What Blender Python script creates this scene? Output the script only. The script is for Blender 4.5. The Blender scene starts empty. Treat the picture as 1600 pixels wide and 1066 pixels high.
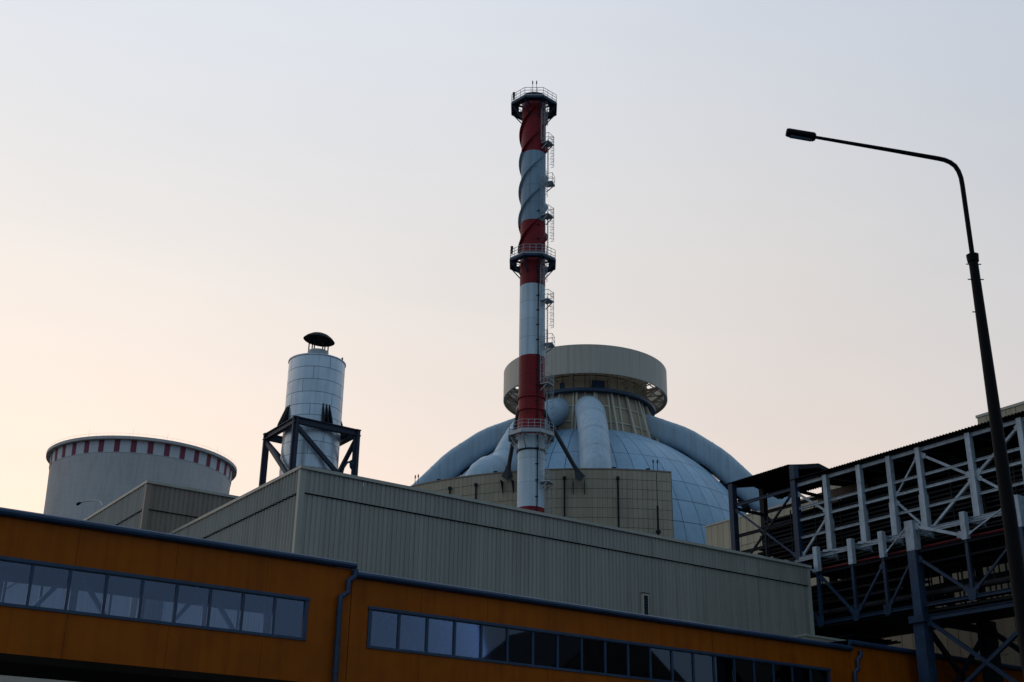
import bpy, bmesh, math, random
from mathutils import Vector, Matrix

random.seed(7)
R = math.radians
sc = bpy.context.scene
col = sc.collection

# ------------------------------------------------------------------ camera
cam_d = bpy.data.cameras.new('camera')
cam_d.sensor_width = 36.0
cam_d.lens = 43.915
cam_d.clip_start = 0.1
cam_d.clip_end = 20000
cam = bpy.data.objects.new('camera', cam_d)
col.objects.link(cam)
pit, rol, hea = R(22.539), R(0.858), R(34.859)
fw = Vector((math.sin(hea)*math.cos(pit), math.cos(hea)*math.cos(pit), math.sin(pit)))
rt = Vector((math.cos(hea), -math.sin(hea), 0))
up = rt.cross(fw)
r2 = rt*math.cos(rol) + up*math.sin(rol)
u2 = -rt*math.sin(rol) + up*math.cos(rol)
cam.matrix_world = Matrix(((r2.x, u2.x, -fw.x, 0), (r2.y, u2.y, -fw.y, 0), (r2.z, u2.z, -fw.z, 1.7), (0, 0, 0, 1)))
sc.camera = cam

# ------------------------------------------------------------------ sky, sun, exposure
SUN_AZ, SUN_EL = R(12), R(2.0)          # azimuth from +Y towards +X
world = bpy.data.worlds.new('World')
sc.world = world
world.use_nodes = True
wn, wl = world.node_tree.nodes, world.node_tree.links
wn.clear()
wo = wn.new('ShaderNodeOutputWorld')
bg = wn.new('ShaderNodeBackground')
sky = wn.new('ShaderNodeTexSky')
sky.sky_type = 'NISHITA'
sky.sun_disc = False
sky.sun_elevation = SUN_EL
sky.sun_rotation = SUN_AZ
sky.altitude = 100
sky.air_density = 1.0
sky.dust_density = 3.0
sky.ozone_density = 1.5
# dusk haze over the clear-sky model: brightness falls with the angle from the sunset,
# hue goes from peach at the horizon to blue overhead and opposite the sun
def wmath(op, a, b=None):
    n = wn.new('ShaderNodeMath'); n.operation = op
    for i, x in enumerate((a, b)):
        if x is None: continue
        if isinstance(x, (int, float)): n.inputs[i].default_value = x
        else: wl.new(x, n.inputs[i])
    return n.outputs[0]
def wramp(fac, stops):
    n = wn.new('ShaderNodeValToRGB')
    e = n.color_ramp.elements
    while len(e) < len(stops): e.new(0.5)
    for k, (p, c) in enumerate(stops):
        e[k].position = p; e[k].color = tuple(c)+(1,)
    wl.new(fac, n.inputs[0])
    return n.outputs[0]
geo = wn.new('ShaderNodeTexCoord')
dot = wn.new('ShaderNodeVectorMath'); dot.operation = 'DOT_PRODUCT'
GAZ = R(6)
dot.inputs[1].default_value = (math.sin(GAZ)*0.9976, math.cos(GAZ)*0.9976, 0.07)
wl.new(geo.outputs['Generated'], dot.inputs[0])
gam = wmath('DIVIDE', wmath('ARCCOSINE', dot.outputs['Value']), math.pi)     # 0 at the sunset, 1 opposite
sep = wn.new('ShaderNodeSeparateXYZ')
wl.new(geo.outputs['Generated'], sep.inputs[0])
lum = wramp(gam, [(0.0, (0.92,)*3), (0.085, (0.86,)*3), (0.22, (0.74,)*3), (0.33, (0.63,)*3), (0.5, (0.45,)*3), (0.75, (0.34,)*3), (1.0, (0.31,)*3)])
hueA = wramp(sep.outputs['Z'], [(0.0, (0.615, 0.487, 0.385)), (0.24, (0.606, 0.490, 0.408)), (0.44, (0.524, 0.498, 0.474)), (0.62, (0.463, 0.498, 0.550)), (1.0, (0.33, 0.47, 0.66))])
hueB = wramp(sep.outputs['Z'], [(0.0, (0.570, 0.488, 0.44)), (0.24, (0.566, 0.490, 0.448)), (0.44, (0.514, 0.497, 0.490)), (0.62, (0.470, 0.497, 0.550)), (1.0, (0.33, 0.47, 0.66))])
hmix = wn.new('ShaderNodeMixRGB')
wl.new(wramp(gam, [(0.08, (0.0,)*3), (0.30, (1.0,)*3)]), hmix.inputs[0]); wl.new(hueA, hmix.inputs[1]); wl.new(hueB, hmix.inputs[2])
hue = hmix.outputs[0]
far = wramp(gam, [(0.26, (0.0,)*3), (0.62, (1.0,)*3)])
mixh = wn.new('ShaderNodeMixRGB')
wl.new(far, mixh.inputs[0]); wl.new(hue, mixh.inputs[1])
mixh.inputs[2].default_value = (0.34, 0.48, 0.64, 1)
mul = wn.new('ShaderNodeMixRGB'); mul.blend_type = 'MULTIPLY'; mul.inputs[0].default_value = 1.0
wl.new(mixh.outputs[0], mul.inputs[1]); wl.new(lum, mul.inputs[2])
VEIL, CLEAR = 19.9, 0.14
cm = wn.new('ShaderNodeMapping'); cm.inputs['Scale'].default_value = (1.0, 1.0, 3.2)
wl.new(geo.outputs['Generated'], cm.inputs['Vector'])
cn = wn.new('ShaderNodeTexNoise'); cn.inputs['Scale'].default_value = 2.0; cn.inputs['Detail'].default_value = 5
wl.new(cm.outputs[0], cn.inputs['Vector'])
haz = wramp(cn.outputs['Fac'], [(0.3, (0.962, 0.968, 0.978)), (0.7, (1.034, 1.028, 1.018))])     # faint uneven haze
mulh = wn.new('ShaderNodeMixRGB'); mulh.blend_type = 'MULTIPLY'; mulh.inputs[0].default_value = 1.0
wl.new(mul.outputs[0], mulh.inputs[1]); wl.new(haz, mulh.inputs[2])
m2 = wn.new('ShaderNodeVectorMath'); m2.operation = 'SCALE'; m2.inputs['Scale'].default_value = VEIL
wl.new(mulh.outputs[0], m2.inputs[0])
m3 = wn.new('ShaderNodeVectorMath'); m3.operation = 'MULTIPLY_ADD'
m3.inputs[1].default_value = (CLEAR,)*3
wl.new(sky.outputs[0], m3.inputs[0]); wl.new(m2.outputs[0], m3.inputs[2])
bg.inputs['Strength'].default_value = 0.10
wl.new(m3.outputs[0], bg.inputs[0])
wl.new(bg.outputs[0], wo.inputs[0])

sun_d = bpy.data.lights.new('sun', 'SUN')
sun_d.energy = 0.25
sun_d.angle = R(0.5)
sun_d.color = (1.0, 0.72, 0.5)
sun = bpy.data.objects.new('sun', sun_d)
col.objects.link(sun)
sd = Vector((math.sin(SUN_AZ)*math.cos(SUN_EL), math.cos(SUN_AZ)*math.cos(SUN_EL), math.sin(SUN_EL)))
sun.rotation_euler = sd.to_track_quat('Z', 'Y').to_euler()
sun.location = sd*300

sc.view_settings.view_transform = 'Standard'
sc.view_settings.look = 'None'
sc.view_settings.gamma = 1.0
sc.view_settings.use_curve_mapping = False
sc.view_settings.exposure = 0.0

# ------------------------------------------------------------------ materials
def mat(name, c, rough=0.6, metal=0.0, var=0.12, scale=0.6, streak=0.0, bump=0.0, spec=0.2, rand=0.0, rings=0.0, dirt=0.0):
    m = bpy.data.materials.new(name)
    m.use_nodes = True
    n, l = m.node_tree.nodes, m.node_tree.links
    b = n['Principled BSDF']
    b.inputs['Roughness'].default_value = rough
    b.inputs['Metallic'].default_value = metal
    b.inputs['Specular IOR Level'].default_value = spec
    tc = n.new('ShaderNodeNewGeometry')
    pos = tc.outputs['Position']
    def noise(sc_, det=6, scl=None):
        v = pos
        if scl:
            mp = n.new('ShaderNodeMapping')
            mp.inputs['Scale'].default_value = scl
            l.new(pos, mp.inputs['Vector']); v = mp.outputs[0]
        z = n.new('ShaderNodeTexNoise')
        z.inputs['Scale'].default_value = sc_
        z.inputs['Detail'].default_value = det
        l.new(v, z.inputs['Vector'])
        return z.outputs['Fac']
    def ramp(f, stops):
        r = n.new('ShaderNodeValToRGB')
        for k, (p, q) in enumerate(stops):
            r.color_ramp.elements[k].position = p
            r.color_ramp.elements[k].color = tuple(q)+(1,)
        l.new(f, r.inputs[0])
        return r.outputs[0]
    nz = noise(scale)
    out = ramp(nz, [(0.3, [x*(1-var) for x in c]), (0.7, [min(1, x*(1+var)) for x in c])])
    def mult(f, colr):
        nonlocal out
        mx = n.new('ShaderNodeMixRGB'); mx.blend_type = 'MULTIPLY'
        mx.inputs['Color2'].default_value = colr+(1,)
        l.new(f, mx.inputs['Fac']); l.new(out, mx.inputs['Color1'])
        out = mx.outputs[0]
    if streak:      # rain runs: thin vertical stains
        mult(ramp(noise(1.6, 5, (1.5, 1.5, 0.05)), [(0.45, (0,)*3), (0.78, (streak,)*3)]), (0.50, 0.46, 0.42))
        mult(ramp(noise(5.0, 3, (1.5, 1.5, 0.03)), [(0.56, (0,)*3), (0.80, (streak*0.7,)*3)]), (0.55, 0.5, 0.45))
    if dirt:        # blotches
        mult(ramp(noise(scale*2.3, 8), [(0.52, (0,)*3), (0.72, (dirt,)*3)]), (0.52, 0.48, 0.44))
    if rings:       # horizontal lifts of poured concrete
        sp = n.new('ShaderNodeSeparateXYZ'); l.new(pos, sp.inputs[0])
        md = n.new('ShaderNodeMath'); md.operation = 'PINGPONG'; md.inputs[1].default_value = 1.25
        l.new(sp.outputs['Z'], md.inputs[0])
        mult(ramp(md.outputs[0], [(0.0, (rings,)*3), (0.12, (0,)*3)]), (0.7, 0.68, 0.66))
    if rand:
        oi = n.new('ShaderNodeObjectInfo')
        mr = n.new('ShaderNodeMapRange')
        mr.inputs['To Min'].default_value = 1-rand
        mr.inputs['To Max'].default_value = 1+rand
        l.new(oi.outputs['Random'], mr.inputs['Value'])
        hs = n.new('ShaderNodeHueSaturation')
        l.new(mr.outputs[0], hs.inputs['Value']); l.new(out, hs.inputs['Color'])
        out = hs.outputs[0]
    l.new(out, b.inputs['Base Color'])
    rr = n.new('ShaderNodeMapRange')
    rr.inputs['To Min'].default_value = max(0.05, rough-0.1)
    rr.inputs['To Max'].default_value = min(1, rough+0.1)
    l.new(nz, rr.inputs['Value'])
    l.new(rr.outputs[0], b.inputs['Roughness'])
    if bump:        # oil-canning and small dents
        bp = n.new('ShaderNodeBump')
        bp.inputs['Strength'].default_value = bump
        bp.inputs['Distance'].default_value = 0.05
        l.new(noise(scale*2.0, 3), bp.inputs['Height'])
        l.new(bp.outputs[0], b.inputs['Normal'])
    return m

def glass_mat():
    m = bpy.data.materials.new('window_glass')
    m.use_nodes = True
    n, l = m.node_tree.nodes, m.node_tree.links
    n.clear()
    o = n.new('ShaderNodeOutputMaterial')
    tr = n.new('ShaderNodeBsdfTransparent')
    tr.inputs[0].default_value = (0.66, 0.75, 0.92, 1)
    gl = n.new('ShaderNodeBsdfGlossy')
    gl.inputs['Color'].default_value = (0.74, 0.83, 1, 1)
    gl.inputs['Roughness'].default_value = 0.02
    fr = n.new('ShaderNodeFresnel')
    fr.inputs['IOR'].default_value = 1.75
    mx = n.new('ShaderNodeMixShader')
    l.new(fr.outputs[0], mx.inputs[0])
    l.new(tr.outputs[0], mx.inputs[1])
    l.new(gl.outputs[0], mx.inputs[2])
    l.new(mx.outputs[0], o.inputs[0])
    return m

M = dict(
    clad=mat('beige_cladding', (0.31, 0.30, 0.255), 0.36, var=0.07, scale=0.25, streak=0.5, spec=0.35, rand=0.05),
    clad2=mat('brown_cladding', (0.25, 0.205, 0.165), 0.5, var=0.08, scale=0.25, streak=0.45, rand=0.05),
    trim=mat('pale_trim', (0.40, 0.39, 0.33), 0.45, var=0.08, streak=0.3),
    roofing=mat('roof_felt', (0.08, 0.08, 0.08), 0.9),
    orange=mat('orange_paint', (0.315, 0.073, 0.0014), 0.55, var=0.10, scale=0.5, streak=0.5, bump=0.12, rand=0.05, dirt=0.3, spec=0.12),
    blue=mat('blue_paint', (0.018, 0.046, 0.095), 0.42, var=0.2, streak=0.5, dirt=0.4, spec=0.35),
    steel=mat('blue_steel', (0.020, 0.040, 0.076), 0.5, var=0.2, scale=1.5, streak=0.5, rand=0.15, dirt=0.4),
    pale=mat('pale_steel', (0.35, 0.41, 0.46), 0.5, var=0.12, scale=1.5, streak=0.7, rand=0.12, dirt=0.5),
    dark=mat('dark_steel_and_shade', (0.014, 0.017, 0.024), 0.6, var=0.2, scale=1.5, spec=0.1),  # real dark steel, also colours in shade on rear trestle posts and joints
    black=mat('black_paint', (0.004, 0.004, 0.005), 0.6, var=0.2, scale=2, spec=0.08),
    tray=mat('tray_steel', (0.028, 0.028, 0.03), 0.75, var=0.3, scale=1.0, spec=0.08),
    sheet=mat('roof_sheet', (0.012, 0.012, 0.013), 0.85, var=0.2, spec=0.05),
    galv=mat('galvanised', (0.36, 0.38, 0.40), 0.5, metal=0.2, var=0.15, scale=2),
    tank=mat('tank_sheet', (0.52, 0.60, 0.67), 0.34, metal=0.45, var=0.10, scale=1.2, streak=0.45, rand=0.06, bump=0.06),
    white=mat('white_paint', (0.50, 0.61, 0.68), 0.45, var=0.06, scale=0.5, streak=0.55, rand=0.05),
    greyband=mat('grey_white_paint', (0.25, 0.34, 0.425), 0.5, var=0.06, scale=0.5, streak=0.6, rand=0.05),
    red=mat('red_paint', (0.215, 0.010, 0.014), 0.55, var=0.12, scale=0.5, streak=0.6, rand=0.09, dirt=0.3),
    dome=mat('dome_panel', (0.275, 0.42, 0.55), 0.42, var=0.06, scale=0.15, streak=0.3, bump=0.10, rand=0.06, dirt=0.2),
    joint=mat('dome_joint', (0.07, 0.11, 0.16), 0.7),
    duct=mat('duct_sheet', (0.345, 0.45, 0.53), 0.42, var=0.05, scale=0.3, streak=0.4, bump=0.03, rand=0.03, dirt=0.12),
    neckrib=mat('neck_rib_paint', (0.50, 0.45, 0.36), 0.5, var=0.06),
    ring=mat('ring_sheet', (0.46, 0.425, 0.36), 0.5, var=0.05, scale=0.1, streak=0.4, rand=0.03),
    neck=mat('neck_panel', (0.36, 0.29, 0.20), 0.55, var=0.08, scale=0.3, streak=0.4, rand=0.08),
    annex=mat('annex_panel', (0.385, 0.335, 0.245), 0.6, var=0.10, scale=0.12, streak=0.35, rand=0.05),
    groove=mat('panel_joint', (0.15, 0.13, 0.10), 0.8),
    conc=mat('concrete_shell', (0.50, 0.48, 0.47), 0.85, var=0.07, scale=0.04, streak=0.4, rings=0.35, dirt=0.25),
    towerw=mat('tower_white_band', (0.56, 0.58, 0.60), 0.8, var=0.06, scale=0.05, streak=0.3),
    towerr=mat('tower_red_patch', (0.22, 0.055, 0.085), 0.8, var=0.08, scale=0.1),
    ground=mat('asphalt_ground', (0.05, 0.05, 0.05), 0.9, var=0.25, scale=0.2, bump=0.3),
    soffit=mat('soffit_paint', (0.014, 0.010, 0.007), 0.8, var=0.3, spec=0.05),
    staym=mat('stay_paint', (0.075, 0.085, 0.10), 0.6, var=0.15, streak=0.3),
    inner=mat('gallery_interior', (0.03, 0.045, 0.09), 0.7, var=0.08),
    redpipe=mat('red_pipe_paint', (0.10, 0.006, 0.010), 0.6),
    glass=glass_mat(),
)

# ------------------------------------------------------------------ helpers
class MB:
    def __init__(self):
        self.v = []; self.f = []; self.s = []
    def add(self, vs, fs, smooth=False):
        k = len(self.v)
        self.v += [tuple(p) for p in vs]
        self.f += [tuple(i+k for i in q) for q in fs]
        self.s += [smooth]*len(fs)
        return self
    def box(self, x0, x1, y0, y1, z0, z1):
        vs = [(x0, y0, z0), (x1, y0, z0), (x1, y1, z0), (x0, y1, z0), (x0, y0, z1), (x1, y0, z1), (x1, y1, z1), (x0, y1, z1)]
        return self.add(vs, [(0, 3, 2, 1), (4, 5, 6, 7), (0, 1, 5, 4), (1, 2, 6, 5), (2, 3, 7, 6), (3, 0, 4, 7)])
    def frame_of(self, p, q, upv=None):
        p, q = Vector(p), Vector(q)
        d = (q-p).normalized()
        u = Vector(upv) if upv else (Vector((0, 0, 1)) if abs(d.z) < 0.95 else Vector((0, 1, 0)))
        s = d.cross(u).normalized()
        u = s.cross(d).normalized()
        return p, q, s, u
    def bar(self, p, q, w, h=None, upv=None):
        h = h or w
        p, q, s, u = self.frame_of(p, q, upv)
        vs = []
        for c in (p, q):
            for a, b in ((-1, -1), (1, -1), (1, 1), (-1, 1)):
                vs.append(c+s*a*w/2+u*b*h/2)
        return self.add(vs, [(0, 3, 2, 1), (4, 5, 6, 7), (0, 1, 5, 4), (1, 2, 6, 5), (2, 3, 7, 6), (3, 0, 4, 7)])
    def ibeam(self, p, q, w, h, upv=None):
        p, q, s, u = self.frame_of(p, q, upv)
        t = max(0.02, h*0.12)
        for (cu, ww, hh) in ((h/2-t/2, w, t), (-h/2+t/2, w, t), (0, w*0.3, h-2*t)):
            self.bar(p+u*cu, q+u*cu, ww, hh, upv=tuple(u))
        return self
    def tube(self, pts, r, n=10, caps=True, smooth=True):
        pts = [Vector(p) for p in pts]
        rs = r if isinstance(r, (list, tuple)) else [r]*len(pts)
        vs = []; fs = []
        d0 = (pts[1]-pts[0]).normalized()
        u = Vector((0, 0, 1)) if abs(d0.z) < 0.9 else Vector((0, 1, 0))
        s = d0.cross(u).normalized()
        for i, p in enumerate(pts):
            if i == 0: d = d0
            elif i == len(pts)-1: d = (pts[i]-pts[i-1]).normalized()
            else: d = ((pts[i]-pts[i-1]).normalized()+(pts[i+1]-pts[i]).normalized()).normalized()
            s = (s-d*s.dot(d)).normalized()
            u = d.cross(s)
            k = 1.0
            if 0 < i < len(pts)-1:
                c = d.dot((pts[i]-pts[i-1]).normalized())
            for j in range(n):
                a = 2*math.pi*j/n
                vs.append(p+(s*math.cos(a)+u*math.sin(a))*rs[i])
        for i in range(len(pts)-1):
            for j in range(n):
                a, b = i*n+j, i*n+(j+1) % n
                fs.append((a, b, b+n, a+n))
        self.add(vs, fs, smooth)
        if caps:
            k = len(self.v)-len(vs)
            self.f.append(tuple(k+j for j in range(n))[::-1]); self.s.append(False)
            e = k+(len(pts)-1)*n
            self.f.append(tuple(e+j for j in range(n))); self.s.append(False)
        return self
    def lathe(self, prof, c=(0, 0), a0=0.0, a1=360.0, n=48, closed=False, smooth=True, caps=True):
        """prof: list of (r, z); angle a: (sin a, -cos a) so a = 0 faces -Y"""
        full = abs(a1-a0) > 359.9
        m = n if full else n+1
        vs = []; fs = []
        for i in range(m):
            a = R(a0+(a1-a0)*i/n)
            for r, z in prof:
                vs.append((c[0]+r*math.sin(a), c[1]-r*math.cos(a), z))
        k = len(prof)
        for i in range(n):
            i2 = (i+1) % m
            for j in range(k if closed else k-1):
                j2 = (j+1) % k
                fs.append((i*k+j, i2*k+j, i2*k+j2, i*k+j2))
        if not full and closed and caps:
            fs.append(tuple(range(k))[::-1])
            fs.append(tuple(n*k+j for j in range(k)))
        return self.add(vs, fs, smooth)
    def prism(self, poly, axis, a, b):
        """poly of 2-D points swept along axis ('x','y','z') from a to b"""
        def P(t, p):
            return {'x': (t, p[0], p[1]), 'y': (p[0], t, p[1]), 'z': (p[0], p[1], t)}[axis]
        n = len(poly)
        vs = [P(a, p) for p in poly]+[P(b, p) for p in poly]
        fs = [tuple(range(n))[::-1], tuple(range(n, 2*n))]+[(i, (i+1) % n, n+(i+1) % n, n+i) for i in range(n)]
        return self.add(vs, fs)
    def strip(self, poly, axis, a, b):
        def P(t, p):
            return {'x': (t, p[0], p[1]), 'y': (p[0], t, p[1]), 'z': (p[0], p[1], t)}[axis]
        n = len(poly)
        vs = [P(a, p) for p in poly]+[P(b, p) for p in poly]
        return self.add(vs, [(i, i+1, n+i+1, n+i) for i in range(n-1)])
    def mesh(self, name, material, off=(0, 0, 0)):
        me = bpy.data.meshes.new(name)
        me.from_pydata([(a-off[0], b-off[1], c-off[2]) for a, b, c in self.v], [], self.f)
        me.polygons.foreach_set('use_smooth', self.s)
        me.materials.append(material)
        bm = bmesh.new(); bm.from_mesh(me)
        bmesh.ops.recalc_face_normals(bm, faces=bm.faces)
        bm.to_mesh(me); bm.free()
        if any(self.s):
            try: me.set_sharp_from_angle(angle=R(40))
            except Exception: pass
        return me
    def build(self, name, material, parent=None, label=None, kind=None, local=False):
        off = (0, 0, 0)
        if parent is not None and not local:
            o0 = parent
            off = Vector((0, 0, 0))
            while o0 is not None:
                off = off+Vector(o0.location); o0 = o0.parent
        return link(name, self.mesh(name, material, off), parent, label=label, kind=kind)

def link(name, me, parent=None, loc=None, rotz=None, label=None, kind=None):
    o = bpy.data.objects.new(name, me)
    col.objects.link(o)
    if parent is not None: o.parent = parent
    if loc is not None: o.location = loc
    if rotz is not None: o.rotation_euler = (0, 0, rotz)
    if label: o['label'] = label
    if kind: o['kind'] = kind
    return o

def thing(name, label, cat, loc=(0, 0, 0), rotz=0.0, group=None):
    o = bpy.data.objects.new(name, None)
    col.objects.link(o)
    o.empty_display_size = 0.5
    o.location = loc
    o.rotation_euler = (0, 0, rotz)
    o['label'] = label; o['category'] = cat
    if group: o['group'] = group
    return o

def ribs(length, pitch, wide, deep, slope=0.02):
    """trapezoid sheet profile along t from 0: list of (t, depth), crowns at 0, grooves at -deep"""
    pts = []; t = 0.0
    while t < length-1e-6:
        pts += [(t, 0), (min(length, t+wide), 0), (min(length, t+wide+slope), -deep), (min(length, t+pitch-slope), -deep)]
        t += pitch
    pts.append((length, 0))
    out = [pts[0]]
    for p in pts[1:]:
        if p[0] > out[-1][0]+1e-5: out.append(p)
    return out

# ------------------------------------------------------------------ ground
g = MB().add([(-4000, -4000, 0), (4000, -4000, 0), (4000, 4000, 0), (-4000, 4000, 0)], [(0, 1, 2, 3)]).build('ground', M['ground'])
g['kind'] = 'structure'

# ------------------------------------------------------------------ corrugated halls
def hall(name, label, x0, x1, y0, y1, z1, zband, mfront, mside, pitch, mcorner):
    t = thing(name, label, 'building', (x0, y0, 0))
    P = 0.10
    zc = z1-0.16
    for (za, zb, pr) in ((zband, zc, P), (0.0, zband-0.045, 0.0)):
        nb = int((x1-x0-0.24)/(pitch*4))
        prof_ = [(a, -pr-d) for a, d in ribs(pitch*4, pitch, pitch*0.66, 0.034)]
        me = MB().strip(prof_, 'z', za, zb).mesh('cladding_sheet', mfront)
        for k in range(nb):
            link('cladding_sheet', me, t, (0.12+k*pitch*4, random.uniform(-0.006, 0.006), 0))
        rem = x1-x0-0.24-nb*pitch*4
        pf = [(x0+0.12+nb*pitch*4+a, y0-pr-d) for a, d in ribs(rem, pitch, pitch*0.66, 0.034)]
        MB().strip(pf, 'z', za, zb).build('cladding_sheet', mfront, t)
        nst = int((y1-y0-0.24)/(pitch/8))
        ps = [(x0-pr-0.02+0.06*math.cos(2*math.pi*k/8.0), y0+0.12+k*pitch*1.35/8) for k in range(int(nst/1.35))]
        MB().strip(ps, 'z', za, zb).build('side_cladding', mside, t)
        # underside of the proud upper sheet is open ribs: closed a little behind
    pe = [(x1+0.0+d, y0+0.12+a) for a, d in ribs(y1-y0-0.24, pitch, pitch*0.66, 0.034)]
    MB().strip(pe, 'z', 0, zc).build('side_cladding', mfront, t)
    MB().box(x0+0.10, x1-0.08, y0+0.10, y1, 0, zc-0.25).build('wall_core', M['groove'], t)
    MB().box(x0+0.09, x1-0.09, y0+0.11, y1-0.02, zc-0.25, zc-0.20).build('roof', M['roofing'], t)
    for (bx, by) in ((('x'), 0), (('y'), 0)):  # dark strips behind the band joint colour in its shadow gap
        if bx == 'x': MB().box(x0+0.135, x1-0.135, y0+0.055, y0+0.095, zband-0.3, zband+0.1).build('joint_shade_strip', M['dark'], t)
        else: MB().box(x0+0.06, x0+0.095, y0+0.135, y1-0.1, zband-0.3, zband+0.1).build('joint_shade_strip', M['dark'], t)
    MB().box(x0-0.17, x0+0.13, y0-0.115, y0+0.13, 0, zc).build('corner_trim', mcorner, t)
    MB().box(x1-0.13, x1+0.07, y0-0.09, y0+0.13, 0, zc).build('corner_trim', mcorner, t)
    MB().box(x0-0.21, x1+0.1, y0-0.21, y0+0.17, zc, z1).build('coping', M['trim'], t)
    MB().box(x0-0.21, x0+0.17, y0+0.17, y1, zc, z1).build('coping', M['trim'], t)
    MB().box(x1-0.2, x1+0.1, y0+0.17, y1, zc, z1).build('coping', M['trim'], t)
    return t

HY = 52.9
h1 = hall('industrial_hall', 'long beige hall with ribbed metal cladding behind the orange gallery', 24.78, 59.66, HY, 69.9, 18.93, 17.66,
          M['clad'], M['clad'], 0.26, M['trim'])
h1['group'] = 'halls clad in ribbed metal'
# small hatch in the cladding just above the gallery roof
hw = MB().box(45.82, 46.26, HY-0.20, HY-0.02, 14.2, 15.47).build('wall_hatch', M['neckrib'], h1)
MB().box(45.90, 46.18, HY-0.215, HY-0.195, 14.3, 15.36).build('louvre', M['dark'], hw)
for k in range(5):
    MB().box(45.93, 46.10, HY-0.23, HY-0.212, 14.40+k*0.16, 14.46+k*0.16).build('slat', M['steel'], hw)
MB().box(45.79, 46.29, HY-0.23, HY-0.02, 15.472, 15.51).build('shadow_edge', M['dark'], hw)  # dark edge put over the hatch as its shadow line

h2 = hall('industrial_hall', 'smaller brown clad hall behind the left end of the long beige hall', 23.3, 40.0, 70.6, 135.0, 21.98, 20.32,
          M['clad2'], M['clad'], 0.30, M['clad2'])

h2['group'] = 'halls clad in ribbed metal'

# ------------------------------------------------------------------ orange gallery
GY0, GY1 = 46.3, 50.0
Z0, ZW0, ZW1 = 8.06, 9.77, 11.22
gal = thing('enclosed_gallery', 'raised orange gallery with blue trim and long rows of windows', 'building', (24.28, GY0, 0))
def wall_run(x0, x1, z0, z1, step, back=False):
    n = max(1, round((x1-x0)/step))
    w = (x1-x0)/n
    ya, yb = (GY0, GY0+0.08) if not back else (GY1-0.08, GY1)
    for k in range(n):
        a, b = x0+k*w+0.007, x0+(k+1)*w-0.007
        MB().box(a, b, ya, yb, z0, z1).build('wall_panel', M['orange'], gal)
def window_band(x0, pitch, n, back_open):
    x1 = x0+pitch*n
    y = GY0
    wdw = MB()
    wdw.box(x0-0.10, x1+0.10, y-0.05, y+0.07, ZW1, ZW1+0.13)
    wdw.box(x0-0.10, x1+0.10, y-0.05, y+0.07, ZW0-0.11, ZW0)
    wdw.box(x0-0.10, x0+0.06, y-0.05, y+0.07, ZW0, ZW1)
    wdw.box(x1-0.06, x1+0.10, y-0.05, y+0.07, ZW0, ZW1)
    w = wdw.build('window', M['blue'], gal)
    MB().box(x0-0.14, x1+0.14, y-0.10, y-0.052, ZW1+0.03, ZW1+0.15).build('drip_trim', M['blue'], w)
    mm = MB().box(-0.055, 0.055, y-0.035-GY0, y+0.06-GY0, ZW0, ZW1).mesh('mullion', M['blue'])
    pm = MB().box(0.058, pitch-0.058, 0.02, 0.028, ZW0+0.002, ZW1-0.002).mesh('pane', M['glass'])
    bm_ = MB().add([(0, 0, 0)], []) and None
    for k in range(n):
        if k: link('mullion', mm, w, (x0+k*pitch-gal.location.x, 0, 0))
        o = link('pane', pm, w, (x0+k*pitch-gal.location.x, 0, 0))
        o.rotation_euler = (0, 0, R(random.uniform(-0.35, 0.35)))
    return x1
PA, NA = 1.353, 16
xA1 = 22.30; xA0 = xA1-PA*NA
PB, NB = 1.395, 20
xB0 = 25.27; xB1 = xB0+PB*NB
SECT = [(-6.0, 24.31, 13.07, xA0, xA1), (24.33, 54.99, 12.74, xB0, xB1), (55.01, 84.0, 13.07, None, None)]
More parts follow.
